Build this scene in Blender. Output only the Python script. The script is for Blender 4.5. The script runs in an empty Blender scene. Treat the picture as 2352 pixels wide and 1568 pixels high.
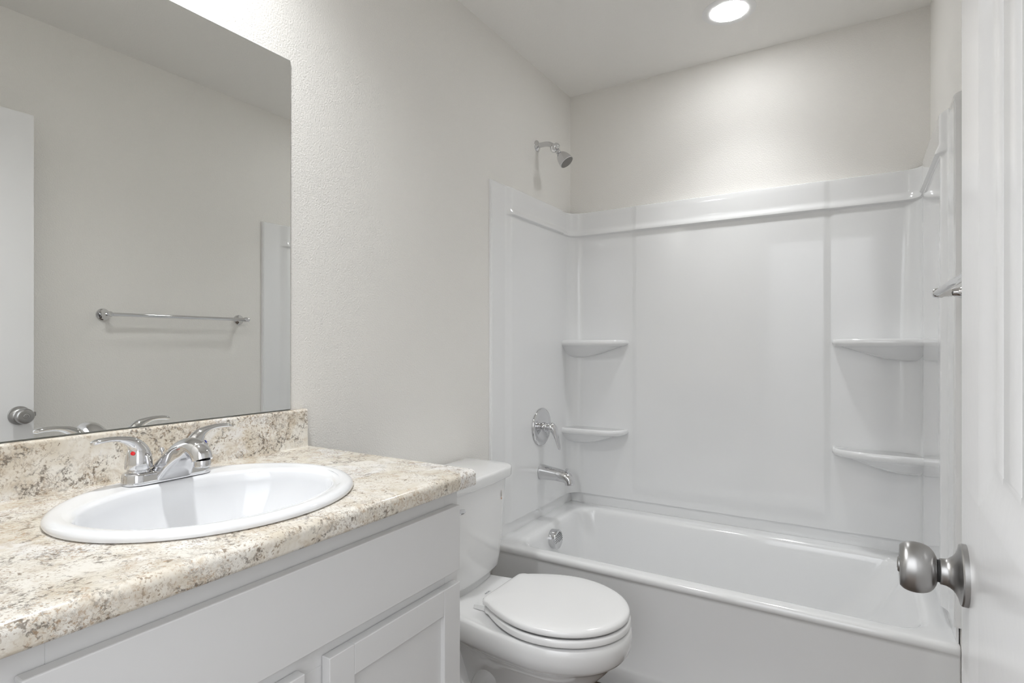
import bpy, bmesh, math, random
from mathutils import Vector, Matrix
random.seed(4)
PI = math.pi
C = bpy.context.scene.collection
S = bpy.context.scene

# ------------------------------------------------------------------ camera, world, exposure
W, D, H = 1.48, 2.596, 2.462          # room: width (x), depth (y), height (z)
CX, CZ, F = 1.2465, 1.2006, 1288.0    # camera place and focal length in pixels of 2352
cam = bpy.data.cameras.new('camera'); co = bpy.data.objects.new('camera', cam); C.objects.link(co)
co.location = (CX, 0, CZ)
co.rotation_euler = (PI/2, 0, math.atan(792/1288.0))
cam.sensor_width = 36; cam.lens = F/2352*36; cam.shift_y = 7/2352; cam.clip_start = 0.01
S.camera = co
world = bpy.data.worlds.new('hall_fill_gradient'); S.world = world; world.use_nodes = True
wn = world.node_tree                 # added fill for the unseen hall: bright above, dark below for chrome reflections
wtc = wn.nodes.new('ShaderNodeTexCoord'); wsx = wn.nodes.new('ShaderNodeSeparateXYZ'); wmr = wn.nodes.new('ShaderNodeMapRange'); wcr = wn.nodes.new('ShaderNodeValToRGB')
wn.links.new(wtc.outputs['Generated'], wsx.inputs[0]); wn.links.new(wsx.outputs['Z'], wmr.inputs['Value'])
wmr.inputs['From Min'].default_value = -1; wmr.inputs['From Max'].default_value = 1
we = wcr.color_ramp.elements
we[0].position = 0.36; we[0].color = (0.05, 0.048, 0.045, 1); we[1].position = 0.62; we[1].color = (0.95, 0.97, 1.0, 1)
e2 = we.new(0.46); e2.color = (0.30, 0.30, 0.30, 1)
wn.links.new(wmr.outputs[0], wcr.inputs[0]); wn.links.new(wcr.outputs[0], wn.nodes['Background'].inputs[0])
wn.nodes['Background'].inputs[1].default_value = 1.45
S.view_settings.view_transform = 'Standard'; S.view_settings.look = 'None'
S.view_settings.gamma = 1; S.view_settings.use_curve_mapping = False
S.view_settings.exposure = 0.98
LED_EMIT = 29.0
LED_WATT = (14.5, 27.0); LED_CONE = (105, 140)
S.cycles.max_bounces = 16; S.cycles.diffuse_bounces = 10; S.cycles.glossy_bounces = 8

# ------------------------------------------------------------------ materials
def mat(name, col, rough=0.5, metal=0.0, coat=0.0, ior=1.5, bump=None, emit=None, spec=None):
    m = bpy.data.materials.new(name); m.use_nodes = True
    nt = m.node_tree; b = nt.nodes['Principled BSDF']
    b.inputs['Base Color'].default_value = (*col, 1)
    b.inputs['Roughness'].default_value = rough
    b.inputs['Metallic'].default_value = metal
    b.inputs['Coat Weight'].default_value = coat
    b.inputs['Coat Roughness'].default_value = 0.03
    b.inputs['IOR'].default_value = ior
    if spec is not None: b.inputs['Specular IOR Level'].default_value = spec
    tc = nt.nodes.new('ShaderNodeTexCoord')
    if bump:
        sc, st, dist, det = bump
        n = nt.nodes.new('ShaderNodeTexNoise'); n.inputs['Scale'].default_value = sc
        n.inputs['Detail'].default_value = det; n.inputs['Roughness'].default_value = 0.45
        bp = nt.nodes.new('ShaderNodeBump'); bp.inputs['Strength'].default_value = st
        bp.inputs['Distance'].default_value = dist
        nt.links.new(tc.outputs['Object'], n.inputs['Vector'])
        nt.links.new(n.outputs['Fac'], bp.inputs['Height'])
        nt.links.new(bp.outputs['Normal'], b.inputs['Normal'])
    if emit:
        b.inputs['Emission Color'].default_value = (*emit[0], 1)
        b.inputs['Emission Strength'].default_value = emit[1]
    return m

M_wall = mat('orange_peel_wall_paint', (0.80, 0.785, 0.755), 0.75, bump=(230, 0.55, 0.0030, 3.0))
M_ceil = mat('ceiling_paint', (0.84, 0.828, 0.805), 0.85, bump=(200, 0.4, 0.0030, 3.0))
M_acryl = mat('white_acrylic', (0.80, 0.805, 0.81), 0.13, coat=0.6)
M_tub = mat('white_tub_acrylic', (0.82, 0.825, 0.83), 0.12, coat=0.6)
M_china = mat('white_vitreous_china', (0.82, 0.822, 0.822), 0.07, coat=0.5)
M_sink = mat('white_sink_china', (0.80, 0.81, 0.83), 0.06, coat=0.5)
M_seat = mat('white_seat_plastic', (0.84, 0.84, 0.84), 0.16, coat=0.3)
M_cab = mat('pale_grey_cabinet_paint', (0.70, 0.70, 0.70), 0.38)
M_door = mat('white_door_paint', (0.80, 0.80, 0.805), 0.22, bump=(60, 0.05, 0.002, 2))
M_trim = mat('white_trim_paint', (0.80, 0.80, 0.80), 0.35)
M_chrome = mat('polished_chrome', (0.70, 0.70, 0.71), 0.05, metal=1)
M_nickel = mat('brushed_nickel', (0.42, 0.415, 0.41), 0.30, metal=1)
_nt = M_nickel.node_tree; _tg = _nt.nodes.new('ShaderNodeTangent'); _tg.direction_type = 'RADIAL'; _tg.axis = 'X'
_nt.links.new(_tg.outputs[0], _nt.nodes['Principled BSDF'].inputs['Tangent']); _nt.nodes['Principled BSDF'].inputs['Anisotropic'].default_value = 0.75
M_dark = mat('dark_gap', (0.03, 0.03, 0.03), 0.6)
M_rubber = mat('grey_nozzle_rubber', (0.22, 0.21, 0.20), 0.5)
M_red = mat('red_plastic', (0.75, 0.01, 0.015), 0.3)
M_blue = mat('blue_plastic', (0.02, 0.06, 0.5), 0.3)
M_mirror = mat('mirror_silvering', (0.86, 0.865, 0.85), 0.0, metal=1)
M_glassedge = mat('mirror_glass_edge', (0.20, 0.22, 0.21), 0.15)
M_led = mat('lit_diffuser', (1, 1, 1), 0.5, emit=((0.975, 0.99, 1.0), LED_EMIT))
M_ink = mat('embossed_grey_ink', (0.45, 0.46, 0.47), 0.3)
M_label = mat('paper_label', (0.72, 0.69, 0.66), 0.5)
M_orange = mat('orange_print', (0.72, 0.48, 0.34), 0.5)

def planks():
    m = bpy.data.materials.new('dark_brown_vinyl_plank'); m.use_nodes = True
    nt = m.node_tree; L = nt.links; b = nt.nodes['Principled BSDF']; b.inputs['Roughness'].default_value = 0.4
    tc = nt.nodes.new('ShaderNodeTexCoord'); mp = nt.nodes.new('ShaderNodeMapping'); mp.inputs['Scale'].default_value = (1, 14, 1)
    n = nt.nodes.new('ShaderNodeTexNoise'); n.inputs['Scale'].default_value = 7; n.inputs['Detail'].default_value = 6
    r = nt.nodes.new('ShaderNodeValToRGB'); r.color_ramp.elements[0].color = (0.035, 0.022, 0.014, 1); r.color_ramp.elements[1].color = (0.13, 0.085, 0.055, 1)
    L.new(tc.outputs['Object'], mp.inputs[0]); L.new(mp.outputs[0], n.inputs['Vector']); L.new(n.outputs['Fac'], r.inputs[0]); L.new(r.outputs[0], b.inputs['Base Color'])
    return m
M_floor = planks()

def granite():
    m = bpy.data.materials.new('cream_granite_laminate'); m.use_nodes = True
    nt = m.node_tree; L = nt.links; N = nt.nodes; b = N['Principled BSDF']
    b.inputs['Roughness'].default_value = 0.22; b.inputs['Coat Weight'].default_value = 0.25; b.inputs['Coat Roughness'].default_value = 0.06
    tc = N.new('ShaderNodeTexCoord')
    def noise(sc, det=4, dist=0.0, off=0.0, rough=0.55, stretch=(1, 1, 1)):
        mp = N.new('ShaderNodeMapping'); mp.inputs['Location'].default_value = (off, off*1.7, off*0.6); mp.inputs['Scale'].default_value = stretch
        L.new(tc.outputs['Object'], mp.inputs[0])
        n = N.new('ShaderNodeTexNoise'); n.inputs['Scale'].default_value = sc; n.inputs['Detail'].default_value = det
        n.inputs['Distortion'].default_value = dist; n.inputs['Roughness'].default_value = rough
        L.new(mp.outputs[0], n.inputs['Vector']); return n.outputs['Fac']
    def ramp(src, stops):
        r = N.new('ShaderNodeValToRGB'); e = r.color_ramp.elements
        while len(e) < len(stops): e.new(0.5)
        for k, (p, v) in enumerate(stops):
            e[k].position = p; e[k].color = (v, v, v, 1) if not isinstance(v, tuple) else (*v, 1)
        L.new(src, r.inputs[0]); return r.outputs[0]
    def mul(a, c):
        x = N.new('ShaderNodeMath'); x.operation = 'MULTIPLY'
        for k, s in enumerate((a, c)):
            if isinstance(s, (int, float)): x.inputs[k].default_value = s
            else: L.new(s, x.inputs[k])
        return x.outputs[0]
    def mix(fac, a, c):
        x = N.new('ShaderNodeMix'); x.data_type = 'RGBA'
        L.new(fac, x.inputs[0])
        for k, s in ((6, a), (7, c)):
            if isinstance(s, tuple): x.inputs[k].default_value = (*s, 1)
            else: L.new(s, x.inputs[k])
        return x.outputs[2]
    base = mix(ramp(noise(11, 9, 0.5, 3.1, 0.66), [(0.40, 0.0), (0.58, 1.0)]), (0.66, 0.60, 0.50), (0.80, 0.77, 0.71))
    base = mix(mul(ramp(noise(7, 5, 0.8, 13.3, 0.6), [(0.54, 0.0), (0.60, 1.0)]), 0.8), base, (0.81, 0.80, 0.785))
    # tan clouds
    base = mix(mul(ramp(noise(34, 9, 0.5, 7.7, 0.72), [(0.51, 0.0), (0.63, 1.0)]), 0.50), base, (0.47, 0.37, 0.26))
    # thin grey brown crazing in places
    v = ramp(noise(21, 10, 0.5, 1.3, 0.72), [(0.487, 0.0), (0.497, 1.0), (0.503, 1.0), (0.513, 0.0)])
    base = mix(mul(mul(v, ramp(noise(9, 3, 0.3, 9.2), [(0.45, 0.0), (0.57, 1.0)])), 0.65), base, (0.27, 0.22, 0.18))
    # crack network carrying chains of dark grains
    nv = N.new('ShaderNodeTexNoise'); nv.inputs['Scale'].default_value = 26; nv.inputs['Detail'].default_value = 6; L.new(tc.outputs['Object'], nv.inputs['Vector'])
    va = N.new('ShaderNodeVectorMath'); va.operation = 'MULTIPLY_ADD'; va.inputs[1].default_value = (0.05, 0.05, 0.05)
    L.new(nv.outputs['Color'], va.inputs[0]); L.new(tc.outputs['Object'], va.inputs[2])
    vo = N.new('ShaderNodeTexVoronoi'); vo.feature = 'DISTANCE_TO_EDGE'; vo.inputs['Scale'].default_value = 24; L.new(va.outputs[0], vo.inputs['Vector'])
    zone = ramp(noise(8, 4, 0.4, 41.0, 0.6), [(0.50, 0.0), (0.58, 1.0)])
    base = mix(mul(mul(ramp(vo.outputs['Distance'], [(0.0, 1.0), (0.035, 0.0)]), zone), 0.55), base, (0.33, 0.27, 0.22))
    near = mul(ramp(vo.outputs['Distance'], [(0.05, 1.0), (0.16, 0.0)]), zone)
    base = mix(mul(mul(near, ramp(noise(170, 5, 0.3, 91.0, 0.65), [(0.505, 0.0), (0.565, 1.0)])), 0.82), base, (0.15, 0.13, 0.11))
    # fine brown grains
    g1 = mul(ramp(noise(240, 4, 0.3, 4.4, 0.6), [(0.55, 0.0), (0.60, 1.0)]), ramp(noise(16, 6, 0.6, 11.9, 0.65), [(0.44, 0.0), (0.56, 1.0)]))
    base = mix(mul(g1, 0.75), base, (0.30, 0.225, 0.155))
    # clusters of dark grains
    c2 = mul(ramp(noise(135, 7, 0.3, 20.2, 0.68), [(0.52, 0.0), (0.57, 1.0)]), ramp(noise(14, 6, 0.5, 31.9, 0.68), [(0.55, 0.0), (0.60, 1.0)]))
    base = mix(mul(c2, 0.82), base, (0.17, 0.14, 0.11))
    # single brown pebbles
    c4 = ramp(noise(70, 2, 0.4, 71.3, 0.5), [(0.69, 0.0), (0.715, 1.0)])
    base = mix(mul(c4, 0.8), base, (0.22, 0.17, 0.125))
    # rust specks
    c3 = mul(ramp(noise(210, 4, 0.4, 50.2, 0.65), [(0.54, 0.0), (0.60, 1.0)]), ramp(noise(10, 4, 0.4, 61.9, 0.6), [(0.52, 0.0), (0.59, 1.0)]))
    base = mix(mul(c3, 0.6), base, (0.40, 0.27, 0.16))
    L.new(base, b.inputs['Base Color'])
    return m
M_granite = granite()

# ------------------------------------------------------------------ mesh helpers
def obj(name, bm, m, parent=None, smooth=True, angle=40):
    bmesh.ops.recalc_face_normals(bm, faces=bm.faces[:])
    me = bpy.data.meshes.new(name); bm.to_mesh(me); bm.free()
    for mm in (m if isinstance(m, (list, tuple)) else [m]): me.materials.append(mm)
    o = bpy.data.objects.new(name, me); C.objects.link(o)
    if parent is not None: o.parent = parent
    if smooth:
        me.polygons.foreach_set('use_smooth', [True]*len(me.polygons))
        try: me.set_sharp_from_angle(angle=math.radians(angle))
        except Exception: pass
    return o
def thing(name, label, cat, group=None):
    o = bpy.data.objects.new(name, None); C.objects.link(o); o.empty_display_size = 0.05
    o['label'] = label; o['category'] = cat
    if group: o['group'] = group
    return o
def tag(o, label, cat, group=None):
    o['label'] = label; o['category'] = cat
    if group: o['group'] = group
    return o
def struct(o): o['kind'] = 'structure'; return o
def lab(o, t): o['label'] = t; return o

def box(bm, x0, x1, y0, y1, z0, z1, bev=0.0, seg=2, mi=0):
    vs = [bm.verts.new((x, y, z)) for x in (x0, x1) for y in (y0, y1) for z in (z0, z1)]
    idx = [(0,1,3,2), (4,6,7,5), (0,4,5,1), (2,3,7,6), (0,2,6,4), (1,5,7,3)]
    fs = [bm.faces.new([vs[i] for i in f]) for f in idx]
    for f in fs: f.material_index = mi
    if bev > 0:
        es = list({e for f in fs for e in f.edges})
        bmesh.ops.bevel(bm, geom=es, offset=bev, segments=seg, profile=0.5, affect='EDGES')
    return fs
def rings(bm, rs, close=True, cap0=True, cap1=True):
    R = [[bm.verts.new(p) for p in r] for r in rs]
    n = len(R[0])
    for a, b in zip(R, R[1:]):
        for i in range(n if close else n-1):
            j = (i+1) % n
            bm.faces.new((a[i], a[j], b[j], b[i]))
    if cap0: bm.faces.new(R[0][::-1])
    if cap1: bm.faces.new(R[-1])
    return R
def frame(axis):
    w = Vector(axis).normalized()
    u = w.cross(Vector((0, 0, 1)) if abs(w.z) < 0.9 else Vector((0, 1, 0))).normalized()
    return u, w.cross(u).normalized(), w
def lathe(bm, prof, origin, axis, n=40, cap0=True, cap1=True, sc=(1, 1)):
    u, v, w = frame(axis); o = Vector(origin)
    return rings(bm, [[o + w*h + u*(r*sc[0]*math.cos(2*PI*k/n)) + v*(r*sc[1]*math.sin(2*PI*k/n)) for k in range(n)] for r, h in prof], True, cap0, cap1)
def catmull(P, n=8):
    P = [tuple(p) for p in P]; out = []
    Q = [P[0]] + P + [P[-1]]
    for i in range(1, len(Q)-2):
        for k in range(n):
            t = k/n; p0, p1, p2, p3 = Q[i-1], Q[i], Q[i+1], Q[i+2]
            out.append(tuple(0.5*(2*b + (-a+c)*t + (2*a-5*b+4*c-d)*t*t + (-a+3*b-3*c+d)*t**3) for a, b, c, d in zip(p0, p1, p2, p3)))
    out.append(P[-1]); return out
def sweep(bm, pts, side, n=24, k=8, power=2.0):
    """pts: (x,y,z,r_side,r_normal); the curve lies in the plane whose normal is side."""
    P = catmull(pts, k); side = Vector(side).normalized(); rs = []
    for i, p in enumerate(P):
        a = Vector(P[max(i-1, 0)][:3]); b = Vector(P[min(i+1, len(P)-1)][:3])
        t = (b-a).normalized(); nn = t.cross(side).normalized(); c = Vector(p[:3])
        r = []
        for q in range(n):
            th = 2*PI*q/n; cs, sn = math.cos(th), math.sin(th)
            e = 2/power
            r.append(c + side*(p[3]*math.copysign(abs(cs)**e, cs)) + nn*(p[4]*math.copysign(abs(sn)**e, sn)))
        rs.append(r)
    return rings(bm, rs)
def sstep(a, b, x):
    if a == b: return 1.0 if x > a else 0.0
    t = min(1, max(0, (x-a)/(b-a))); return t*t*(3-2*t)
def rrect(x0, x1, y0, y1, r, z, n=12, lin=16):
    """rounded rectangle ring with a fixed number of points whatever its size"""
    pts = []
    r = min(r, (x1-x0)/2-1e-4, (y1-y0)/2-1e-4)
    cs = [(x1-r, y0+r, -PI/2), (x1-r, y1-r, 0), (x0+r, y1-r, PI/2), (x0+r, y0+r, PI)]
    for i, (cx, cy, a0) in enumerate(cs):
        for k in range(n+1):
            a = a0 + PI/2*k/n; pts.append((cx+r*math.cos(a), cy+r*math.sin(a), z))
        nx, ny, na = cs[(i+1) % 4]
        p = pts[-1]; q = (nx+r*math.cos(na), ny+r*math.sin(na))
        for k in range(1, lin):
            t = k/lin; pts.append((p[0]+(q[0]-p[0])*t, p[1]+(q[1]-p[1])*t, z))
    return pts

# ------------------------------------------------------------------ room shell
NY = 0.07                       # inner face of the wall the camera looks out from
FY = -1.25
bm = bmesh.new(); box(bm, -0.12, W+0.12, FY, D+0.12, -0.05, 0); struct(obj('floor', bm, M_floor, smooth=False))
bm = bmesh.new(); box(bm, -0.12, W+0.12, NY-0.115, D+0.12, H, H+0.05); struct(obj('ceiling', bm, M_ceil, smooth=False))
bm = bmesh.new(); box(bm, -0.12, 0, NY-0.115, D+0.12, 0, H); struct(obj('wall_left', bm, M_wall, smooth=False))
bm = bmesh.new(); box(bm, 0, W, D, D+0.12, 0, H); struct(obj('wall_back', bm, M_wall, smooth=False))
bm = bmesh.new(); box(bm, W, W+0.12, NY-0.115, D+0.12, 0, H); struct(obj('wall_right', bm, M_wall, smooth=False))
DX0, DX1, DH = 0.60, 1.395, 2.065
bm = bmesh.new()
box(bm, 0, DX0, NY-0.115, NY, 0, H); box(bm, DX1, W, NY-0.115, NY, 0, H); box(bm, DX0, DX1, NY-0.115, NY, DH, H)
struct(obj('wall_front', bm, M_wall, smooth=False))
bm = bmesh.new()                 # door lining and casing on the room side
box(bm, DX0, DX0+0.018, NY-0.115, NY, 0, DH); box(bm, DX1-0.018, DX1, NY-0.115, NY, 0, DH); box(bm, DX0, DX1, NY-0.115, NY, DH-0.018, DH)
box(bm, DX0-0.05, DX0+0.006, NY, NY+0.014, 0, DH+0.05, 0.003); box(bm, DX1-0.006, DX1+0.05, NY, NY+0.014, 0, DH+0.05, 0.003)
box(bm, DX0+0.006, DX1-0.006, NY, NY+0.014, DH-0.006, DH+0.05, 0.003)
struct(obj('trim_1', bm, M_trim, smooth=False))
bm = bmesh.new(); box(bm, 0, 0.012, 0.965, 1.858, 0, 0.083, 0.003); struct(obj('baseboard_left', bm, M_trim, smooth=False))
bm = bmesh.new(); box(bm, W-0.012, W, NY+0.015, 1.8672, 0, 0.083, 0.003); struct(obj('baseboard_right', bm, M_trim, smooth=False))

# ------------------------------------------------------------------ door leaf (open against the right wall)
def build_door():
    y1, z0, z1, T, wid = 0.0, 0.012, 2.044, 0.035, 0.762
    # local frame: origin at free edge of the face seen; +Y toward the free edge, +X into the thickness
    def depth(y, z):
        """panel relief on the visible face"""
        def pan(za, zb):
            a = min(-0.1225-y, y-(-wid+0.1225)); b = min(z-za, zb-z); d = min(a, b)
            if d <= 0: return 0.0
            if d < 0.044: r = 0.008*sstep(-0.004, 0.046, d)-0.0001
            else:
                r = 0.0077
                for g in (-0.200, -0.2724, -0.3448, -0.4172, -0.4896, -0.562):
                    if d > 0.045: r += 0.0022*max(0, 1-abs(y-g)/0.0030)
            return r
        return max(pan(1.040, 1.925), pan(0.22, 0.835))
    gy = set()
    for c in [0, -0.002] + [-0.1225-q for q in (0, .002, .004, .010, .017, .024, .031, .038, .044, .047)] + [-wid, -wid+0.002]:
        gy.add(round(c, 5)); gy.add(round(-wid-c, 5))
    for g in (-0.200, -0.2724, -0.3448, -0.4172, -0.4896, -0.562):
        for e in (-.0031, -.0015, 0, .0015, .0031): gy.add(round(g+e, 5))
    gz = {z0, z0+.002, z1, z1-.002}
    for za, zb in ((1.040, 1.925), (0.22, 0.835)):
        for c in (0, .002, .004, .010, .017, .024, .031, .038, .044, .047): gz.add(round(za+c, 5)); gz.add(round(zb-c, 5))
    gy = sorted(gy); gz = sorted(gz)
    bm = bmesh.new()
    for sgn, x0 in ((1, 0.0), (-1, T)):
        V = [[bm.verts.new((x0+sgn*depth(y, z), y, z)) for z in gz] for y in gy]
        for i in range(len(gy)-1):
            for j in range(len(gz)-1):
                bm.faces.new((V[i][j], V[i+1][j], V[i+1][j+1], V[i][j+1]))
    ya, yb, za, zb = gy[0], gy[-1], gz[0], gz[-1]
    for q in (((0, ya, za), (T, ya, za), (T, ya, zb), (0, ya, zb)), ((0, yb, za), (0, yb, zb), (T, yb, zb), (T, yb, za)),
              ((0, ya, zb), (0, yb, zb), (T, yb, zb), (T, ya, zb)), ((0, ya, za), (T, ya, za), (T, yb, za), (0, yb, za))):
        bm.faces.new([bm.verts.new(p) for p in q])
    bmesh.ops.remove_doubles(bm, verts=bm.verts[:], dist=1e-5)
    d = struct(obj('door_1', bm, M_door, angle=25))
    KY, KZ = -0.043, 0.944
    for s, X in ((-1, 0.0), (1, T)):
        k = bpy.data.objects.new('door_knob', None); C.objects.link(k); k.parent = d
        bm = bmesh.new()
        lathe(bm, [(0.0335, 0.0), (0.0335, 0.0045), (0.0325, 0.006), (0.0300, 0.0065), (0.0255, 0.0080), (0.0215, 0.0100), (0.0182, 0.0125), (0.0160, 0.0155), (0.0147, 0.0185), (0.0142, 0.0215), (0.0142, 0.0235), (0.0136, 0.0242), (0.012, 0.0242)], (X, KY, KZ), (s, 0, 0), 64)
        lab(obj('rose', bm, M_nickel, k, angle=30), 'brushed nickel round rose')
        bm = bmesh.new()
        kp = catmull([(0.0120, 0.0262), (0.0175, 0.0280), (0.0235, 0.0322), (0.0268, 0.0385), (0.0280, 0.0455), (0.0276, 0.0520), (0.0258, 0.0575), (0.0228, 0.0612)], 6) + [(0.0220, 0.0616), (0.0120, 0.0618), (0.0119, 0.0608), (0.0001, 0.0606)]
        lathe(bm, kp, (X, KY, KZ), (s, 0, 0), 72, cap1=False)
        obj('grip', bm, M_nickel, k, angle=30)
        bm = bmesh.new(); lathe(bm, [(0.0122, 0.0235), (0.0122, 0.0268)], (X, KY, KZ), (s, 0, 0), 40); lab(obj('neck', bm, M_dark, k), 'dark ring between knob and rose')
        if s == -1:
            bm = bmesh.new(); lathe(bm, [(0.0085, 0.0606), (0.0085, 0.0628), (0.0075, 0.0636), (0.0055, 0.0636), (0.0050, 0.0621), (0.0001, 0.0621)], (X, KY, KZ), (s, 0, 0), 32, cap1=False)
            box(bm, X-0.0640, X-0.0616, KY-0.0012, KY+0.0012, KZ-0.0040, KZ+0.0040)
            obj('privacy_lock', bm, M_nickel, k, angle=30)
            bm = bmesh.new(); lathe(bm, [(0.0011, 0.0015), (0.0011, 0.0018)], (X-0.001, KY, KZ-0.0334), (0, 0, -1), 10)
            obj('set_hole', bm, M_dark, k)
        else: k.name = 'door_knob'
    bm = bmesh.new(); box(bm, T/2-0.0125, T/2+0.0125, 0, 0.0015, KZ-0.028, KZ+0.028, 0.0005)
    box(bm, T/2-0.008, T/2+0.006, 0.0015, 0.011, KZ-0.008, KZ+0.008, 0.002)
    obj('latch', bm, M_nickel, d, smooth=False)
    for hz in (0.25, 1.03, 1.82):
        bm = bmesh.new(); lathe(bm, [(0.006, 0), (0.006, 0.088)], (-0.004, -wid-0.006, hz-0.044), (0, 0, 1), 16)
        obj('hinge', bm, M_nickel, d)
    d.location = (1.3515, 0.838, 0); d.rotation_euler = (0, 0, math.radians(-1.3))
build_door()

# ------------------------------------------------------------------ tub surround
def surround():
    root = thing('tub_surround', 'glossy white moulded tub surround with corner shelves above the bathtub', 'tub surround')
    zs = [0.462, 0.464, 0.47]
    z = 0.48
    while z < 1.70:
        zs.append(z); z += 0.02
    zs += [1.700, 1.708, 1.714, 1.718, 1.722, 1.726, 1.730, 1.733, 1.736, 1.739, 1.742, 1.745, 1.748, 1.752, 1.757, 1.763, 1.769, 1.775, 1.781, 1.787, 1.80, 1.83, 1.850, 1.854, 1.857, 1.859, 1.860, 1.860]
    zs = sorted(set(zs[:-1])) + [1.8601]
    def lipf(z): return sstep(1.733, 1.741, z)
    def rib(z): return 0.0085*(1-sstep(1.745, 1.773, z))*sstep(1.735, 1.742, z)
    def rad(z): return 0.085 + 0.012*min(1, max(0, (1.72-z)/0.5))
    yF, SY = 1.853, 1.95
    def o_side(y, z, strip, body, lip):
        t = sstep(SY, SY+0.045, y); L = lipf(z)
        o = strip + t*((body-strip)*(1-L) + (lip-strip)*L + rib(z))
        return o
    def o_back(x, z):
        L = lipf(z)
        c = sstep(0.332, 0.362, x)*(1-sstep(1.130, 1.160, x))
        cb = c*sstep(0.500, 0.515, z)
        return (1-L)*(0.025+0.0045*cb) + L*(0.028+0.0065*c) + rib(z)
    SP = dict(L=(0.012, 0.0215, 0.0245), R=(0.017, 0.032, 0.035))
    def mesh(name, us):
        """us: list of ('L',y) ('CL',a) ('B',x) ('CR',a) ('R',y)"""
        bm = bmesh.new(); cols = []
        def point(u, z, flat=False):
            k, t = u; r = rad(z)
            ends = 1.0
            if z > 1.852: ends = math.sqrt(max(0, 1-((z-1.852)/0.0081)**2))*0.9+0.1 if z < 1.8601 else 0.0
            if k in 'LR':
                yy = t
                if t == 'e': yy = yF; ends = 0.0
                o = o_side(yy, z, *SP[k])
                if yy < yF+0.004: o *= 0.80
                if yy > 2.458: o -= 0.006*lipf(z) + 0.0025
                o *= ends
                yy = min(yy, D-r)
                return (o, yy, z) if k == 'L' else (W-o, yy, z)
            if k == 'B':
                x = t; o = o_back(x, z)*ends
                x = min(max(x, r), W-r)
                return (x, D-o, z)
            a = t
            oS = o_side(2.5, z, *SP['L' if k == 'CL' else 'R']) - 0.006*lipf(z) - 0.0025; oB = o_back(0.1, z)
            w = math.sin(a)**2
            o = (oS*(1-w)+oB*w)*ends
            if k == 'CL': return (r-(r-o)*math.cos(a), D-r+(r-o)*math.sin(a), z)
            return (W-r+(r-o)*math.cos(a), D-r+(r-o)*math.sin(a), z)
        V = [[bm.verts.new(point(u, z)) for z in zs] for u in us]
        # underside return at the foot
        for col, u in zip(V, us):
            p = point(u, zs[0])
            k = u[0]
            q = {'L': (0.002, p[1], p[2]), 'R': (W-0.002, p[1], p[2]), 'B': (p[0], D-0.002, p[2])}.get(k)
            if q is None:
                a = u[1]; r = rad(0.46)
                q = (r-(r-0.002)*math.cos(a), D-r+(r-0.002)*math.sin(a), p[2]) if k == 'CL' else (W-r+(r-0.002)*math.cos(a), D-r+(r-0.002)*math.sin(a), p[2])
            col.insert(0, bm.verts.new(q))
        for a, b in zip(V, V[1:]):
            for j in range(len(a)-1): bm.faces.new((a[j], b[j], b[j+1], a[j+1]))
        bmesh.ops.remove_doubles(bm, verts=bm.verts[:], dist=1e-6)
        return obj(name, bm, M_acryl, root, angle=38)
    side = [yF, yF+0.001, yF+0.003, yF+0.005, 1.87, 1.90, 1.93] + [SY-0.005+0.005*i for i in range(13)] + [2.03, 2.06, 2.12, 2.2, 2.3, 2.4, 2.45, 2.4575]
    side2 = [2.4560, 2.4585, 2.465, 2.475]
    L1 = [('L', 'e')] + [('L', y) for y in side]
    xs = [0.13, 0.2, 0.27, 0.32, 0.332, 0.336] + [0.340+0.002*i for i in range(11)] + [0.362, 0.37, 0.4, 0.5, 0.6, 0.7, 0.8, 0.9, 1.0, 1.1, 1.12, 1.13] + [1.134+0.002*i for i in range(11)] + [1.16, 1.17, 1.2, 1.27, W-0.13]
    arcs = [PI/2*i/14 for i in range(15)]
    B = [('L', y) for y in side2] + [('CL', a) for a in arcs] + [('B', x) for x in xs] + [('CR', a) for a in reversed(arcs)] + [('R', y) for y in reversed(side2)]
    mesh('side_panel', L1)
    mesh('back_panel', B)
    mesh('side_panel', [('R', y) for y in reversed(side)] + [('R', 'e')])
    # corner shelves
    def shelf(flip, zt):
        bm = bmesh.new()
        yb = D-0.010; la, lb = 0.308, 0.132      # reach along the back wall and along the side wall
        cx = 0.010
        def foot(scale, z, grow=0.0):
            # outline from the side wall, round the front to the back wall, then the hidden corner
            a, b = la*scale[0]+grow, lb*scale[1]+grow
            pts = []
            n = 40
            for i in range(n+1):
                t = PI/2*i/n; e = 2/3.6
                pts.append((cx + a*(math.sin(t)**e if t > 0 else 0), yb - b*(math.cos(t)**e if t < PI/2-1e-9 else 0)))
            pts.append((cx, yb))
            return [((W-x) if flip else x, y, z) for x, y in pts]
        R = [foot((0.955, 0.92), zt-0.0030), foot((0.965, 0.94), zt-0.0005), foot((0.98, 0.965), zt), foot((0.992, 0.988), zt-0.002), foot((1.0, 1.0), zt-0.007), foot((1.003, 1.005), zt-0.013), foot((1.0, 1.0), zt-0.019), foot((0.988, 0.98), zt-0.0235), foot((0.965, 0.945), zt-0.027),
             foot((0.92, 0.88), zt-0.030), foot((0.84, 0.80), zt-0.037), foot((0.72, 0.70), zt-0.049), foot((0.60, 0.58), zt-0.062), foot((0.48, 0.46), zt-0.073), foot((0.34, 0.32), zt-0.081), foot((0.18, 0.16), zt-0.085)]
        rings(bm, R)
        obj('corner_shelf', bm, M_acryl, root, angle=50)
    for f in (False, True):
        for zt in (1.222, 0.797): shelf(f, zt)
surround()

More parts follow.
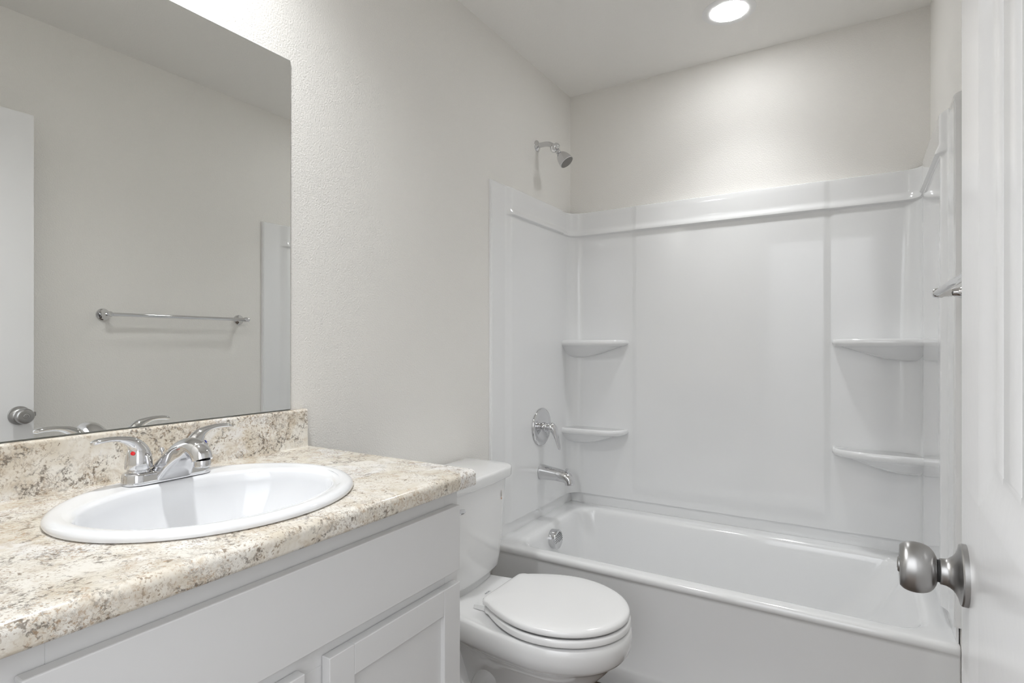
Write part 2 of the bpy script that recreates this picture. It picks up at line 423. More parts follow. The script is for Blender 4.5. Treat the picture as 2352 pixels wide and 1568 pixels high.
# ------------------------------------------------------------------ bathtub
def bathtub():
    root = thing('bathtub', 'white alcove bathtub with plain apron below the moulded surround', 'bathtub')
    bm = bmesh.new()
    X0, X1, Y1 = 0.0005, W-0.0005, D-0.002
    R = [rrect(X0, X1, 1.862, Y1, 0.006, 0.0), rrect(X0, X1, 1.861, Y1, 0.006, 0.066), rrect(X0, X1, 1.863, Y1, 0.006, 0.076), rrect(X0, X1, 1.868, Y1, 0.006, 0.090),
         rrect(X0, X1, 1.868, Y1, 0.006, 0.22), rrect(X0, X1, 1.868, Y1, 0.006, 0.372), rrect(X0, X1, 1.8665, Y1, 0.006, 0.380), rrect(X0, X1, 1.863, Y1, 0.008, 0.385), rrect(X0, X1, 1.8605, Y1, 0.010, 0.389), rrect(X0, X1, 1.860, Y1, 0.012, 0.395),
         rrect(X0, X1, 1.861, Y1, 0.012, 0.401), rrect(X0+.001, X1-.001, 1.8635, Y1, 0.013, 0.406), rrect(X0+.003, X1-.003, 1.868, Y1-.001, 0.016, 0.4095), rrect(X0+.006, X1-.006, 1.875, Y1-.003, 0.02, 0.411)]
    a = dict(x0=0.098, x1=1.412, y0=1.916, y1=2.522)
    def inn(dx0, dx1, dy0, dy1, r, z): return rrect(a['x0']+dx0, a['x1']-dx1, a['y0']+dy0, a['y1']-dy1, r, z)
    R += [inn(-.03, -.02, -.016, -.02, .07, .4112), inn(-.012, -.012, -.009, -.010, .075, .4105), inn(-.004, -.004, -.003, -.003, .08, .408), inn(0.003, .004, .003, .003, .083, .402), inn(.008, .010, .007, .007, .085, .392), inn(.011, .016, .010, .010, .087, .378),
          inn(.016, .040, .014, .014, .09, .34), inn(.026, .085, .020, .022, .095, .27), inn(.036, .135, .028, .032, .10, .20), inn(.046, .180, .040, .044, .11, .14), inn(.062, .220, .058, .060, .12, .105), inn(.085, .26, .085, .085, .12, .086), inn(.13, .32, .13, .13, .12, .079), inn(.2, .45, .22, .22, .08, .077)]
    rings(bm, R, cap0=True, cap1=True)
    # low upstand behind the surround
    for q in ((0.0035, 0.0095, 1.885, D-0.005), (W-0.0095, W-0.0035, 1.885, D-0.005)): box(bm, q[0], q[1], q[2], q[3], 0.405, 0.4605)
    box(bm, 0.0095, W-0.0095, D-0.012, D-0.005, 0.405, 0.4605)
    obj('tub_body', bm, M_tub, root, angle=32)
    # overflow plate
    bm = bmesh.new()
    o = Vector((0.109, 2.185, 0.352))
    lathe(bm, [(0.041, 0.0), (0.0415, 0.016), (0.041, 0.029), (0.0395, 0.0325), (0.0375, 0.0335), (0.0001, 0.0335)], o, (1, 0, 0.03), 48, cap1=False)
    ov = lab(obj('overflow_plate', bm, M_chrome, root, angle=35), 'chrome overflow cover with diagonal slots')
    bm = bmesh.new()
    for i in range(-3, 4):
        h = math.sqrt(0.033**2-(i*0.0088)**2)
        c = o + Vector((0.0338, 0, 0.0005))
        for_ = Matrix.Rotation(math.radians(17), 3, 'X')
        vs = []
        for dy, dz in ((-h, i*.0088-.0013), (h, i*.0088-.0013), (h, i*.0088+.0013), (-h, i*.0088+.0013)):
            vs.append(c + for_ @ Vector((0, dy, dz)))
        A = [bm.verts.new(v) for v in vs]; Bv = [bm.verts.new(v-Vector((0.0006, 0, 0))) for v in vs]
        bm.faces.new(A); bm.faces.new(Bv[::-1])
        for k in range(4): bm.faces.new((A[k], A[(k+1) % 4], Bv[(k+1) % 4], Bv[k]))
    obj('slot', bm, M_dark, ov, smooth=False)
    bm = bmesh.new(); lathe(bm, [(0.033, 0), (0.033, 0.003), (0.028, 0.0045), (0.02, 0.002), (0.0001, 0.002)], (0.27, 2.185, 0.077), (0, 0, 1), 32, cap1=False)
    obj('drain', bm, M_chrome, root)
bathtub()

# ------------------------------------------------------------------ shower fittings
def fittings():
    Y = 2.245
    t = thing('wall_shower', 'small chrome shower head on a short bent arm above the surround', 'shower head')
    bm = bmesh.new(); lathe(bm, [(0.026, 0.0), (0.026, 0.002), (0.023, 0.006), (0.016, 0.010), (0.0125, 0.013)], (0, Y, 2.108), (1, 0, 0), 40)
    obj('arm_flange', bm, M_chrome, t)
    bm = bmesh.new()
    arm = [(0.002, Y, 2.108), (0.03, Y, 2.109), (0.055, Y, 2.107), (0.075, Y, 2.098), (0.092, Y, 2.083), (0.100, Y, 2.074)]
    sweep(bm, [(*p, 0.0115, 0.0115) for p in arm], (0, 1, 0), 20, 6); obj('arm', bm, M_chrome, t)
    d = Vector((0.62, 0.05, -0.78)).normalized(); o = Vector((0.092, Y, 2.082))
    bm = bmesh.new()
    lathe(bm, [(0.0005, -0.012), (0.010, -0.0115), (0.017, -0.007), (0.0195, 0.0), (0.0195, 0.008), (0.016, 0.015), (0.011, 0.018), (0.0095, 0.020)], o + Vector((0.004, -0.004, 0.004)), d, 32)
    lathe(bm, [(0.0005, -0.006), (0.014, -0.005), (0.0175, 0.001), (0.0175, 0.007), (0.013, 0.013), (0.0005, 0.014)], o+Vector((-0.001, -0.004, -0.004)), (0.25, -0.9, -0.3), 28)
    obj('flow_valve', bm, M_chrome, t)
    bm = bmesh.new()
    q = o + d*0.015
    lathe(bm, [(0.009, 0), (0.009, 0.006), (0.0115, 0.007), (0.0115, 0.015), (0.0095, 0.017), (0.0105, 0.020), (0.016, 0.024), (0.0225, 0.032), (0.028, 0.045), (0.0315, 0.060), (0.033, 0.073), (0.033, 0.077), (0.0315, 0.078)], q, d, 40)
    h = obj('spray_head', bm, M_chrome, t)
    bm = bmesh.new(); lathe(bm, [(0.0312, 0.077), (0.0300, 0.0788), (0.0005, 0.0792)], q, d, 40, cap1=False)
    lab(obj('spray_face', bm, M_rubber, h), 'grey spray face')

    t = thing('shower_valve', 'chrome round shower valve trim with lever on the left surround wall', 'shower valve')
    X = 0.0230; z = 0.827
    bm = bmesh.new()
    lathe(bm, [(0.085, 0), (0.085, 0.003), (0.083, 0.006), (0.076, 0.0085), (0.070, 0.009), (0.064, 0.0075), (0.055, 0.009), (0.035, 0.013), (0.024, 0.015), (0.022, 0.015)], (X, Y, z), (1, 0, 0), 64)
    obj('escutcheon', bm, M_chrome, t)
    bm = bmesh.new()
    lathe(bm, [(0.021, 0.013), (0.021, 0.024), (0.019, 0.026), (0.0165, 0.027), (0.0165, 0.035), (0.019, 0.037), (0.0215, 0.042), (0.0225, 0.052), (0.021, 0.060), (0.015, 0.066), (0.0005, 0.068)], (X, Y, z), (1, 0, 0), 40, cap1=False)
    obj('valve_stem', bm, M_chrome, t)
    bm = bmesh.new()
    sweep(bm, [(X+.040, Y, z+.014, .013, .009), (X+.052, Y+.001, z+.007, .020, .016), (X+.062, Y+.003, z-.008, .021, .0165), (X+.070, Y+.005, z-.028, .0185, .0125), (X+.076, Y+.007, z-.050, .0155, .009), (X+.081, Y+.009, z-.072, .0130, .0065), (X+.086, Y+.011, z-.092, .0115, .0045), (X+.089, Y+.012, z-.099, .007, .002)], (0, 1, 0), 24, 6)
    obj('lever_handle', bm, M_chrome, t)

    t = thing('tub_spout', 'chrome tub spout with a pull-up diverter knob over the tub', 'tub spout')
    bm = bmesh.new(); z = 0.622
    sweep(bm, [(X, Y, z, .032, .034), (X+.006, Y, z, .032, .034), (X+.03, Y, z-.001, .0305, .0315), (X+.07, Y, z-.003, .0285, .0285), (X+.10, Y, z-.006, .0275, .0265), (X+.122, Y, z-.010, .0265, .0250), (X+.136, Y, z-.018, .0255, .0235), (X+.142, Y, z-.030, .0245, .0215), (X+.143, Y, z-.040, .0240, .0205)], (0, 1, 0), 32, 6, 2.3)
    s = obj('spout_body', bm, M_chrome, t, angle=50)
    bm = bmesh.new(); lathe(bm, [(0.0035, 0), (0.0035, 0.010), (0.0075, 0.011), (0.0085, 0.014), (0.0075, 0.0175), (0.0005, 0.018)], (X+.128, Y, z+.009), (0.1, 0, 1), 20, cap1=False)
    obj('diverter_knob', bm, M_chrome, t)
    bm = bmesh.new(); lathe(bm, [(0.0180, 0), (0.0180, 0.0006)], (X+.143, Y, z-.0406), (0, 0, 1), 24); obj('spout_mouth', bm, M_dark, s)
fittings()

# ------------------------------------------------------------------ towel bar
def towel_bar():
    t = thing('towel_bar', 'chrome towel bar on the right wall, seen again in the mirror', 'towel bar')
    Z, X = 1.327, 1.415
    for y in (1.112, 1.722):
        bm = bmesh.new(); lathe(bm, [(0.026, 0), (0.026, 0.005), (0.024, 0.009), (0.0205, 0.011), (0.019, 0.014), (0.0145, 0.018), (0.011, 0.026), (0.0095, 0.036), (0.0095, 0.052), (0.012, 0.056), (0.012, 0.070), (0.0085, 0.0745), (0.0005, 0.076)], (W, y, Z), (-1, 0, 0), 40, cap1=False)
        obj('post', bm, M_chrome, t)
    bm = bmesh.new(); lathe(bm, [(0.0005, 0), (0.007, 0.001), (0.0105, 0.005), (0.0105, 0.012), (0.009, 0.016), (0.0078, 0.018), (0.0078, 0.632), (0.009, 0.634), (0.0105, 0.638), (0.0105, 0.645), (0.007, 0.649), (0.0005, 0.65)], (X, 1.092, Z), (0, 1, 0), 28, cap0=False, cap1=False)
    obj('rail', bm, M_chrome, t)
towel_bar()

# ------------------------------------------------------------------ lamps
def lamps():
    for cx, cy, lb in ((0.834, 2.238, 'round white recessed ceiling light glowing above the tub'), (0.28, 0.55, 'round white recessed ceiling light over the vanity sink and mirror')):
        t = thing('recessed_light', lb, 'ceiling light', 'recessed ceiling lights')
        c = (cx, cy, H)
        bm = bmesh.new(); lathe(bm, [(0.096, 0), (0.096, 0.0008), (0.092, 0.0018), (0.072, 0.0022), (0.0655, 0.0020), (0.0645, 0.001)], c, (0, 0, -1), 64, cap0=False, cap1=False)
        lathe(bm, [(0.096, 0.0), (0.0645, 0.001)], c, (0, 0, -1), 64, False, False)
        obj('trim_ring', bm, M_trim, t)
        bm = bmesh.new(); lathe(bm, [(0.0645, 0.001), (0.0645, 0.0035), (0.0001, 0.0038)], c, (0, 0, -1), 64, cap0=True, cap1=False)
        lab(obj('diffuser', bm, M_led, t), 'glowing white disc')
        ld = bpy.data.lights.new('led_module', 'SPOT'); ld.energy = LED_WATT[0 if cy > 1 else 1]; ld.spot_size = math.radians(LED_CONE[0 if cy > 1 else 1]); ld.spot_blend = 1.0
        ld.shadow_soft_size = 0.05; ld.color = (0.975, 0.99, 1.0)
        lo = bpy.data.objects.new('led_module', ld); C.objects.link(lo); lo.location = (cx, cy, H-0.012); lo.parent = t
lamps()

# ------------------------------------------------------------------ mirror
def mirror():
    t = thing('mirror', 'large frameless wall mirror above the granite backsplash', 'mirror')
    y0, y1, z0, z1 = 0.02+0.055, 0.931, 1.0335, 1.931
    bm = bmesh.new(); g = 0.0016
    A = [(0.006, y0+g, z0+g), (0.006, y1-g, z0+g), (0.006, y1-g, z1-g), (0.006, y0+g, z1-g)]
    bm.faces.new([bm.verts.new(p) for p in A]); obj('mirror_glass', bm, M_mirror, t, smooth=False)
    bm = bmesh.new()
    Bo = [(0.0045, y0, z0), (0.0045, y1, z0), (0.0045, y1, z1), (0.0045, y0, z1)]; Bk = [(0.0005, *p[1:]) for p in Bo]
    VA, VB, VC = ([bm.verts.new(p) for p in q] for q in (A, Bo, Bk))
    for k in range(4):
        j = (k+1) % 4; bm.faces.new((VA[k], VA[j], VB[j], VB[k])); bm.faces.new((VB[k], VB[j], VC[j], VC[k]))
    bm.faces.new(VC[::-1]); obj('mirror_edge', bm, M_glassedge, t, smooth=False)
mirror()

# ------------------------------------------------------------------ vanity, counter, sink, faucet
SX, SYc, SA, SB = 0.2975, 0.5625, 0.2175, 0.2375      # sink centre and half sizes (x, y)
CT = 0.935                                            # counter top height
def vanity():
    t = thing('vanity_cabinet', 'pale grey shaker vanity cabinet under the granite counter', 'cabinet')
    y0, y1, xf, top = NY+0.018, 0.958, 0.52, 0.9005
    bm = bmesh.new()
    box(bm, 0.002, xf-0.019, y1-0.016, y1, 0.10, top); box(bm, 0.002, xf-0.019, y0, y0+0.016, 0.10, top)
    box(bm, 0.002, xf-0.019, y0+0.016, y1-0.016, 0.10, 0.118); box(bm, 0.002, 0.010, y0+0.016, y1-0.016, 0.118, top)
    obj('carcass', bm, M_cab, t, smooth=False)
    bm = bmesh.new(); box(bm, 0.40, 0.418, y0, y1, 0.0, 0.10); box(bm, 0.002, 0.40, y1-0.016, y1, 0, 0.10); obj('toe_kick', bm, M_cab, t, smooth=False)
    bm = bmesh.new(); fx0, fx1 = xf-0.019, xf
    box(bm, fx0, fx1, y0, 0.245, 0.10, top, 0.0008, 1); box(bm, fx0, fx1, 0.915, y1, 0.10, top, 0.0008, 1)
    box(bm, fx0, fx1, 0.245, 0.915, 0.846, top, 0.0008, 1); box(bm, fx0, fx1, 0.245, 0.915, 0.69, 0.745, 0.0008, 1)
    box(bm, fx0, fx1, 0.245, 0.915, 0.10, 0.145, 0.0008, 1); box(bm, fx0, fx1, 0.552, 0.605, 0.145, 0.69, 0.0008, 1)
    obj('face_frame', bm, M_cab, t, smooth=False)
    g = 0.0012
    bm = bmesh.new(); box(bm, xf+g, 0.54, 0.219, 0.942, 0.731, 0.866, 0.0018, 2); obj('drawer_front', bm, M_cab, t, smooth=False)
    for ya, yb in ((0.219, 0.5555), (0.6015, 0.942)):
        s = 0.052; z0, z1 = 0.115, 0.706
        bm = bmesh.new()
        box(bm, xf+g, 0.54, ya, ya+s, z0, z1, 0.0014, 2); box(bm, xf+g, 0.54, yb-s, yb, z0, z1, 0.0014, 2)
        box(bm, xf+g, 0.5397, ya+s-0.0002, yb-s+0.0002, z1-s, z1, 0.0014, 2); box(bm, xf+g, 0.5397, ya+s-0.0002, yb-s+0.0002, z0, z0+s, 0.0014, 2)
        d = obj('cabinet_door', bm, M_cab, t, smooth=False)
        bm = bmesh.new(); box(bm, xf+0.004, 0.5305, ya+s-0.004, yb-s+0.004, z0+s-0.004, z1-s+0.004); obj('door_panel', bm, M_cab, d, smooth=False)
vanity()

def counter():
    t = thing('countertop', 'cream and brown granite-pattern laminate vanity countertop with backsplash', 'countertop')
    ya, yb, xb, xe, R = NY+0.002, 0.975, 0.019, 0.557, 0.013
    bm = bmesh.new()
    # flat top ring between rectangle and sink cut-out
    ha, hb = SA-0.02, SB-0.02
    xr = xe-R
    ang = sorted({round(2*PI*k/160, 6) for k in range(160)} | {round(math.atan2(y-SYc, x-SX) % (2*PI), 6) for x in (xb, xr) for y in (ya, yb)})
    def rect(a):
        c, s = math.cos(a), math.sin(a); ts = []
        if c > 1e-9: ts.append((xr-SX)/c)
        if c < -1e-9: ts.append((xb-SX)/c)
        if s > 1e-9: ts.append((yb-SYc)/s)
        if s < -1e-9: ts.append((ya-SYc)/s)
        k = min(ts); return (SX+c*k, SYc+s*k)
    o = [rect(a) for a in ang]; i = [(SX+ha*math.cos(a), SYc+hb*math.sin(a)) for a in ang]
    A = [bm.verts.new((*p, CT)) for p in o]; B = [bm.verts.new((*p, CT)) for p in i]; B2 = [bm.verts.new((*p, CT-0.034)) for p in i]; A2 = [bm.verts.new((*p, CT-0.034)) for p in o]
    n = len(ang)
    for k in range(n):
        j = (k+1) % n
        bm.faces.new((A[k], A[j], B[j], B[k])); bm.faces.new((B[k], B[j], B2[j], B2[k])); bm.faces.new((A2[j], A2[k], B2[k], B2[j]))
    # rounded nose
    prof = [(xr, CT)] + [(xr+R*math.sin(q), CT-R+R*math.cos(q)) for q in [PI/2*k/8 for k in range(1, 9)]] + [(xe, CT-0.028)] + [(xe-0.006+0.006*math.cos(q), CT-0.028-0.006*math.sin(q)) for q in [PI/2*k/4 for k in range(1, 5)]] + [(xr, CT-0.034)]
    rings(bm, [[(x, y, z) for x, z in prof] for y in (ya, yb)])
    # end and rear faces
    for q in (((xb, yb, CT), (xr, yb, CT), (xr, yb, CT-.034), (xb, yb, CT-.034)), ((xb, ya, CT), (xr, ya, CT), (xr, ya, CT-.034), (xb, ya, CT-.034)), ((xb, ya, CT), (xb, yb, CT), (xb, yb, CT-.034), (xb, ya, CT-.034))):
        bm.faces.new([bm.verts.new(p) for p in q])
    bmesh.ops.remove_doubles(bm, verts=bm.verts[:], dist=1e-5)
    obj('worktop', bm, M_granite, t, angle=35)
    bm = bmesh.new(); zt = CT+0.097; r = 0.006
    prof = [(0.001, CT-.034), (xb, CT-.034), (xb+.0005, CT)] + [(xb+.0025-0.0025*math.cos(q), CT+.003-0.003*math.sin(q)) for q in (PI/2, PI/4, 0)][:1] + [(xb, CT+.004), (xb, zt-r)] + [(xb-r+r*math.cos(q), zt-r+r*math.sin(q)) for q in [PI/2*k/6 for k in range(1, 7)]] + [(0.001, zt)]
    rings(bm, [[(x, y, z) for x, z in prof] for y in (ya, yb-0.002)])
    obj('backsplash', bm, M_granite, t, angle=35)
counter()

def sink():
    t = thing('sink', 'oval white drop-in sink set in the granite counter', 'sink')
    bm = bmesh.new(); n = 128
    bx, by, ba, bb = 0.316, 0.556, 0.160, 0.205       # bowl opening
    def ell(cx, cy, a, b, z, p=2.0): return [(cx + a*math.copysign(abs(math.cos(q))**(2/p), math.cos(q)), cy + b*math.copysign(abs(math.sin(q))**(2/p), math.sin(q)), z) for q in [2*PI*k/n for k in range(n)]]
    R = [ell(SX, SYc, SA-.03, SB-.03, CT-.02), ell(SX, SYc, SA-.006, SB-.006, CT+.0008), ell(SX, SYc, SA-.001, SB-.001, CT+.0015), ell(SX, SYc, SA, SB, CT+.004), ell(SX, SYc, SA-.001, SB-.001, CT+.0075), ell(SX, SYc, SA-.005, SB-.005, CT+.0115), ell(SX, SYc, SA-.011, SB-.011, CT+.0135), ell(SX, SYc, SA-.018, SB-.018, CT+.0135), ell(SX, SYc, SA-.024, SB-.024, CT+.0122)]
    R += [ell(bx, by, ba+.012, bb+.012, CT+.0112), ell(bx, by, ba+.004, bb+.004, CT+.0105), ell(bx, by, ba, bb, CT+.0085), ell(bx, by, ba-.004, bb-.004, CT+.004), ] + [ell(bx-.008*math.sin(q)**3, by, (ba-.004)*max(.13, math.cos(q)**1.0), (bb-.004)*max(.105, math.cos(q)**1.0), CT+.004-.158*math.sin(q)) for q in [PI/2*k/16 for k in range(1, 17)]] + [ell(bx-.008, by, .0205, .0205, CT-.166)]
    rings(bm, R, cap0=False)
    obj('basin', bm, M_sink, t, angle=60)
    bm = bmesh.new(); lathe(bm, [(0.0215, 0.0), (0.0215, 0.0035), (0.016, 0.004), (0.014, 0.0015), (0.0125, 0.0035), (0.0001, 0.005)], (bx-.008, by, CT-.155), (0, 0, 1), 32, cap1=False)
    lab(obj('drain', bm, M_chrome, t), 'chrome drain')
sink()

def faucet():
    t = thing('faucet', 'chrome two-handle centerset faucet on the sink rim', 'faucet')
    z0 = CT+.0115; FX, FYc = 0.128, 0.567
    bm = bmesh.new()
    def st(hx, hy, z): return rrect(FX-hx, FX+hx, FYc-hy, FYc+hy, min(hx, hy)-.0008, z, 10, 8)
    rings(bm, [st(.0258, .0782, z0+.0009), st(.0262, .0785, z0+.0014), st(.0260, .0783, z0+.004), st(.0250, .0775, z0+.017), st(.0238, .0763, z0+.0205), st(.0215, .0740, z0+.0222), st(.012, .062, z0+.0226)])
    b = obj('base', bm, M_chrome, t, angle=50)
    bm = bmesh.new(); rings(bm, [st(.0250, .0775, z0-.0003), st(.0250, .0775, z0+.0010)]); lab(obj('shadow_strip', bm, M_dark, t, smooth=False), 'thin dark strip for the contact shadow under the faucet base')  # thin dark plate drawn in for the contact shadow under the base
    # spout: wide web at the foot gathering into a hooded nozzle
    bm = bmesh.new()
    sp = [(FX-.016, z0+.003, .036, .020), (FX+.000, z0+.010, .036, .0235), (FX+.017, z0+.027, .0315, .0225), (FX+.037, z0+.045, .0265, .0210), (FX+.060, z0+.060, .0220, .0195), (FX+.082, z0+.0660, .0200, .0178), (FX+.100, z0+.0635, .0190, .0170), (FX+.112, z0+.0555, .0182, .0165), (FX+.1165, z0+.0460, .0172, .0160)]
    SPp = catmull(sp, 8); rs = []
    for k, p in enumerate(SPp):                 # domed above, flat below
        a_, b_ = SPp[max(k-1, 0)], SPp[min(k+1, len(SPp)-1)]
        tv = Vector((b_[0]-a_[0], 0, b_[1]-a_[1])).normalized(); nv = Vector((-tv.z, 0, tv.x)); c = Vector((p[0], FYc, p[1])); ring = []
        f = sstep(FX+.070, FX+.098, p[0])        # the flat underside turns round towards the nozzle
        for q in range(48):
            th = 2*PI*q/48; cs, sn = math.cos(th), math.sin(th)
            e = 1.0 if sn > 0 else (2/(7.0-5.0*f))
            ring.append(c + Vector((0, 1, 0))*(p[2]*math.copysign(abs(cs)**e, cs)) + nv*(p[3]*math.copysign(abs(sn)**e, sn)))
        rs.append(ring)
    rings(bm, rs)
    s = obj('spout', bm, M_chrome, t, angle=60)
    bm = bmesh.new(); lathe(bm, [(0.0135, 0), (0.0140, 0.002), (0.0140, 0.011), (0.0125, 0.0125), (0.0110, 0.0125), (0.0105, 0.009), (0.0001, 0.009)], (FX+.1168, FYc, z0+.0470), (0.02, 0, -1), 32, cap1=False)
    obj('aerator', bm, M_chrome, s)
    bm = bmesh.new(); lathe(bm, [(0.0016, 0), (0.0016, 0.026), (0.004, 0.028), (0.0045, 0.032), (0.003, 0.036), (0.0001, 0.0365)], (FX-.030+.008, FYc, z0+.020), (0, 0, 1), 16, cap1=False)
    obj('pop_up_rod', bm, M_chrome, t)
    for sg in (-1, 1):
        hy = FYc + sg*.051
        bm = bmesh.new(); lathe(bm, [(0.0185, 0), (0.0185, 0.0035), (0.0170, 0.004), (0.0170, 0.0065)], (FX, hy, z0+.022), (0, 0, 1), 36)
        bs = obj('handle', bm, M_chrome, t)
        bm = bmesh.new()
        q = z0+.0288
        lathe(bm, [(0.0215, 0), (0.0222, 0.002), (0.0220, 0.010), (0.0210, 0.021), (0.0185, 0.030), (0.0155, 0.037), (0.0110, 0.0420), (0.0060, 0.0445), (0.0001, 0.0452)], (FX, hy, q), (0, 0, 1), 40, cap1=False)
        obj('hub', bm, M_chrome, bs, angle=60)
        bm = bmesh.new()
        ptsL = [(FX, hy-sg*.002, q+.020, .0200, .0190), (FX, hy+sg*.001, q+.033, .0172, .0160), (FX, hy+sg*.011, q+.0475, .0130, .0105), (FX, hy+sg*.029, q+.0555, .0098, .0060), (FX, hy+sg*.046, q+.0580, .0098, .0048), (FX, hy+sg*.062, q+.0575, .0105, .0048), (FX, hy+sg*.072, q+.0555, .0085, .0042), (FX, hy+sg*.0755, q+.0545, .0035, .0020)]
        sweep(bm, ptsL, (1, 0, 0), 24, 7)
        obj('lever', bm, M_chrome, bs, angle=60)
        bm = bmesh.new(); bd = lathe(bm, [(0.0036, 0), (0.0034, 0.0012), (0.0001, 0.0016)], (FX+(.0125 if sg < 0 else .003), hy+sg*(.0155 if sg < 0 else .0195), q+.0300), (0.75 if sg < 0 else 0.05, sg*0.6, 0.2), 20, cap1=False)
        lab(obj('indicator', bm, M_red if sg < 0 else M_blue, bs), 'red hot-water dot' if sg < 0 else 'blue cold-water dot')
faucet()

# ------------------------------------------------------------------ toilet
def toilet():
    t = thing('toilet', 'white two-piece toilet with closed round seat beside the tub', 'toilet')
    Y = 1.462
    def egg(z, xb, xf, xc, w, wb, dy=0.0, n=44, rc=0.03, pw=2.0, ex=1.3):
        """plan outline: back edge at xb (half width wb, rounded corner rc), widest w at xc, round front at xf"""
        half = []
        m = 6
        for k in range(m+1):                       # back corner
            a = PI/2*k/m
            half.append((xb+rc-rc*math.cos(a), wb-rc+rc*math.sin(a)))
        for k in range(1, 15):
            s = k/14; x = xb+rc+(xc-xb-rc)*s
            half.append((x, wb+(w-wb)*math.sin(PI/2*s)**ex if w >= wb else wb+(w-wb)*sstep(0, 1, s)))
        for k in range(1, n+1):
            a = PI/2*k/n
            half.append((xc+(xf-xc)*math.sin(a)**(2/pw), w*max(0, math.cos(a))**(2/pw)))
        pts = [(x, Y-h, z) for x, h in half] + [(x, Y+h, z) for x, h in reversed(half[:-1])]
        return pts
    bm = bmesh.new()
    rings(bm, [egg(.4095, .075, .700, .49, .168, .120), egg(.4115, .070, .708, .49, .175, .126), egg(.4100, .062, .714, .49, .181, .132), egg(.404, .057, .718, .49, .185, .136), egg(.390, .055, .720, .49, .187, .138), egg(.372, .055, .719, .49, .187, .138), egg(.352, .056, .714, .49, .183, .137), egg(.340, .060, .706, .485, .177, .133), egg(.332, .070, .696, .48, .168, .122),
               egg(.322, .09, .684, .475, .158, .100), egg(.300, .12, .664, .465, .146, .078), egg(.27, .14, .636, .455, .132, .070), egg(.235, .15, .603, .445, .117, .068), egg(.20, .155, .575, .43, .104, .070), egg(.15, .155, .555, .41, .096, .076), egg(.10, .150, .550, .40, .094, .084), egg(.05, .140, .556, .40, .098, .094), egg(.025, .130, .562, .40, .108, .104), egg(.022, .122, .575, .40, .118, .114), egg(.0, .120, .580, .40, .122, .118)])
    for sg in (-1, 1):        # moulded trapway on each flank
        sweep(bm, [(.47, Y+sg*.030, .300, .004, .004), (.42, Y+sg*.045, .285, .040, .042), (.36, Y+sg*.060, .255, .049, .046), (.31, Y+sg*.062, .200, .050, .046), (.275, Y+sg*.062, .140, .048, .045), (.225, Y+sg*.062, .150, .046, .040), (.185, Y+sg*.060, .220, .044, .038), (.165, Y+sg*.056, .290, .040, .036)], (0, 1, 0), 32, 8)
    b = obj('bowl', bm, M_china, t, angle=50)
    for sg in (-1, 1):
        bm = bmesh.new(); lathe(bm, [(0.013, 0), (0.0125, 0.008), (0.008, 0.013), (0.0001, 0.0145)], (.33, Y+sg*.105, .022), (0, 0, 1), 20, cap1=False)
        obj('bolt_cap', bm, M_seat, b)
    # seat and lid
    def flat(name, z0, z1, e, xb, xf, w, wb, hole=False):
        bm = bmesh.new(); xc = .505
        def E(z, i, r=.024): return egg(z, xb+i, xf-i, xc, w-i, wb-i, rc=r, ex=0.92)
        if hole:
            rings(bm, [E(z0+.010, .030, .012), E(z0+.009, .009), E(z0, .0065), E(z0, .0012), E(z0+.0008, .0003), E(z0+.003, 0), E(z1-.006, .0005), E(z1-.002, .0025), E(z1-.0002, .007), E(z1-.001, .012), E(z1-.010, .030, .012)])
        else:
            rings(bm, [E(z0+.010, .030, .012), E(z0+.009, .009), E(z0, .0065), E(z0, .0012), E(z0+.0008, .0003), E(z0+.004, 0), E(z0+.011, .0005), E(z0+.015, .004), E(z0+.0178, .010), E(z0+.0195, .020), E(z0+.0208, .040, .018), E(z0+.0216, .07, .012), E(z0+.022, .1, .006)])
        return obj(name, bm, M_seat, t, angle=50)
    flat('seat', .4172, .4365, 0, .310, .716, .183, .112, True)
    flat('seat_lid', .4425, .459, 0, .308, .713, .180, .118)
    bm = bmesh.new(); box(bm, .335, .66, Y-.09, Y+.09, .411, .4425)      # bumpers between bowl, seat and lid, inside the outline
    obj('bumper', bm, M_seat, t, smooth=False)
    for sg in (-1, 1):
        bm = bmesh.new(); y = Y+sg*.076
        rs = []
        for x, h, hw in ((.266, .006, .013), (.268, .010, .014), (.285, .013, .014), (.306, .014, .014)):
            rs.append([(x, y-hw, .4108), (x, y+hw, .4108), (x, y+hw-.002, .4108+h), (x, y-hw+.002, .4108+h)])
        rings(bm, rs); obj('hinge_cap', bm, M_seat, t, smooth=False)
    # tank
    def tk(z, x0, x1, hw, ch=.045, r=.0, bow=.012):
        """tank outline with clipped front corners and a gently bowed front"""
        P = [(x0, -hw+.012), (x0+.004, -hw+.004), (x0+.014, -hw)]
        for k in range(7):
            a = PI/2*k/6; P.append((x1-bow-ch+ch*math.sin(a)*1.0, -hw+ch*0.95*(1-math.cos(a))))
        for k in range(1, 12):
            s = -1+2*k/12; P.append((x1-bow*s*s, (hw-ch*.95)*s))
        for k in range(7):
            a = PI/2*(1-k/6); P.append((x1-bow-ch+ch*math.sin(a), hw-ch*0.95*(1-math.cos(a))))
        P += [(x0+.014, hw), (x0+.004, hw-.004), (x0, hw-.012)]
        return [(x, Y+y, z) for x, y in P]
    bm = bmesh.new()
    rings(bm, [tk(.430, .035, .190, .180, .06), tk(.4315, .03, .196, .188, .06), tk(.436, .026, .2015, .1945, .060), tk(.444, .022, .205, .199, .058), tk(.48, .020, .2085, .203, .056), tk(.60, .018, .214, .212, .055), tk(.745, .016, .219, .221, .05)])
    tank = obj('tank', bm, M_china, t, angle=60)
    bm = bmesh.new()
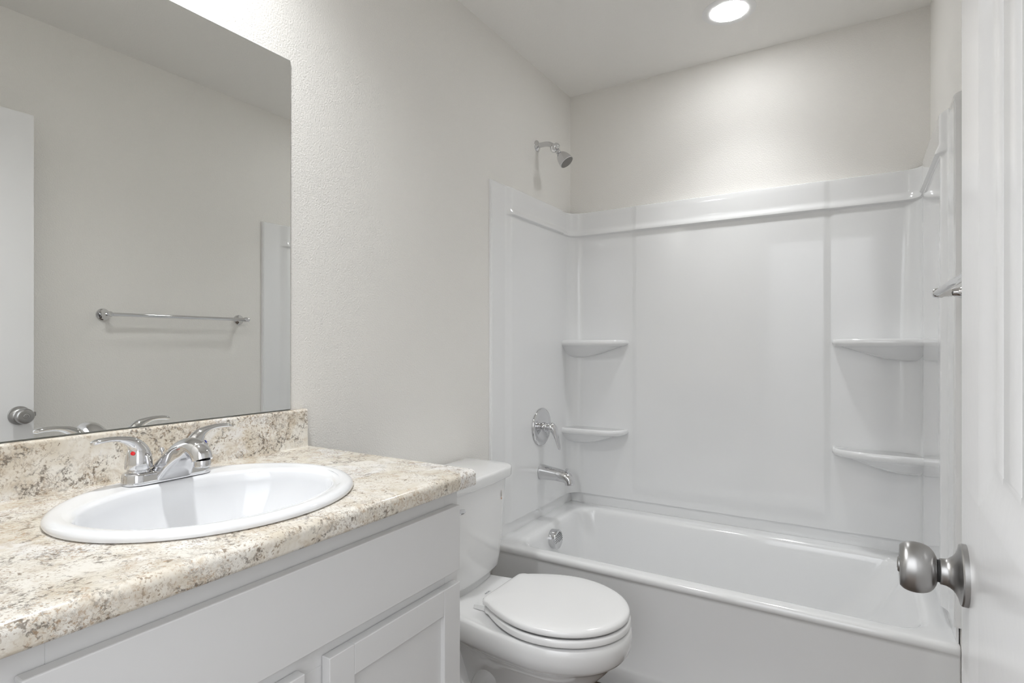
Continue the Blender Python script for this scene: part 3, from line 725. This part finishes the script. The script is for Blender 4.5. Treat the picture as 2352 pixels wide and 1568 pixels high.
    rings(bm, [tk(.7415, .014, .222, .224, .05), tk(.7425, .012, .230, .233, .05), tk(.747, .011, .233, .2365, .05), tk(.771, .011, .234, .2375, .05), tk(.7762, .012, .2325, .236, .05), tk(.7790, .0135, .2295, .2335, .049), tk(.780, .017, .2255, .2295, .048)])
    obj('tank_lid', bm, M_china, t, angle=60)
    bm = bmesh.new()
    rings(bm, [tk(.4095, .05, .190, .172, .055), tk(.424, .05, .186, .170, .055), tk(.431, .05, .184, .168, .055)])
    obj('tank_pad', bm, M_china, t, angle=60)
    bm = bmesh.new(); lathe(bm, [(0.012, 0), (0.012, 0.006), (0.008, 0.012), (0.0001, 0.013)], (.2145, Y-.155, .70), (1, 0, 0), 20, cap1=False)
    sweep(bm, [(.226, Y-.155, .70, .006, .009), (.230, Y-.13, .698, .005, .008), (.232, Y-.10, .695, .005, .008), (.232, Y-.085, .694, .003, .005)], (1, 0, 0.0), 14, 5)
    obj('flush_lever', bm, M_chrome, t)
    # printed sticker on the front corner of the tank
    c = Vector((.2055, Y+.161, .690)); nrm = Vector((0.72, 0.69, 0)).normalized(); ux = Vector((-nrm.y, nrm.x, 0)); uz = Vector((0, 0, 1))
    bm = bmesh.new()
    def disc(a, b, off, cc=c, n=24): return [cc + nrm*off + ux*(a*math.cos(2*PI*k/n)) + uz*(b*math.sin(2*PI*k/n)) for k in range(n)]
    rings(bm, [disc(.0085, .011, -.001), disc(.0085, .011, .0016)]); lb = obj('sticker', bm, M_label, t, smooth=False)
    bm = bmesh.new(); rings(bm, [disc(.0016, .0045, .001, c), disc(.0016, .0045, .0022, c)]); obj('drop_mark', bm, M_dark, lb, smooth=False)
    bm = bmesh.new(); cc = c - uz*.017; rings(bm, [disc(.005, .004, -.001, cc, 4), disc(.005, .004, .0014, cc, 4)]); obj('sticker_tab', bm, M_orange, lb, smooth=False)
    # small grey maker's squiggle on the deck
    bm = bmesh.new()
    for k in range(3):
        lx, ly = .245, Y+.010+.0085*k
        pts = [(lx+.0045*math.cos(a), ly+.0030*math.sin(a), .4114, .0006, .0003) for a in [PI*0.3+PI*1.4*q/8 for q in range(9)]]
        sweep(bm, pts, (0, 0, 1), 6, 2)
    sweep(bm, [(.245, Y+.003, .4114, .0005, .0003), (.2425, Y+.018, .4114, .0006, .0003), (.246, Y+.034, .4114, .0005, .0003)], (0, 0, 1), 6, 4)
    obj('embossed_mark', bm, M_ink, b)
toilet()
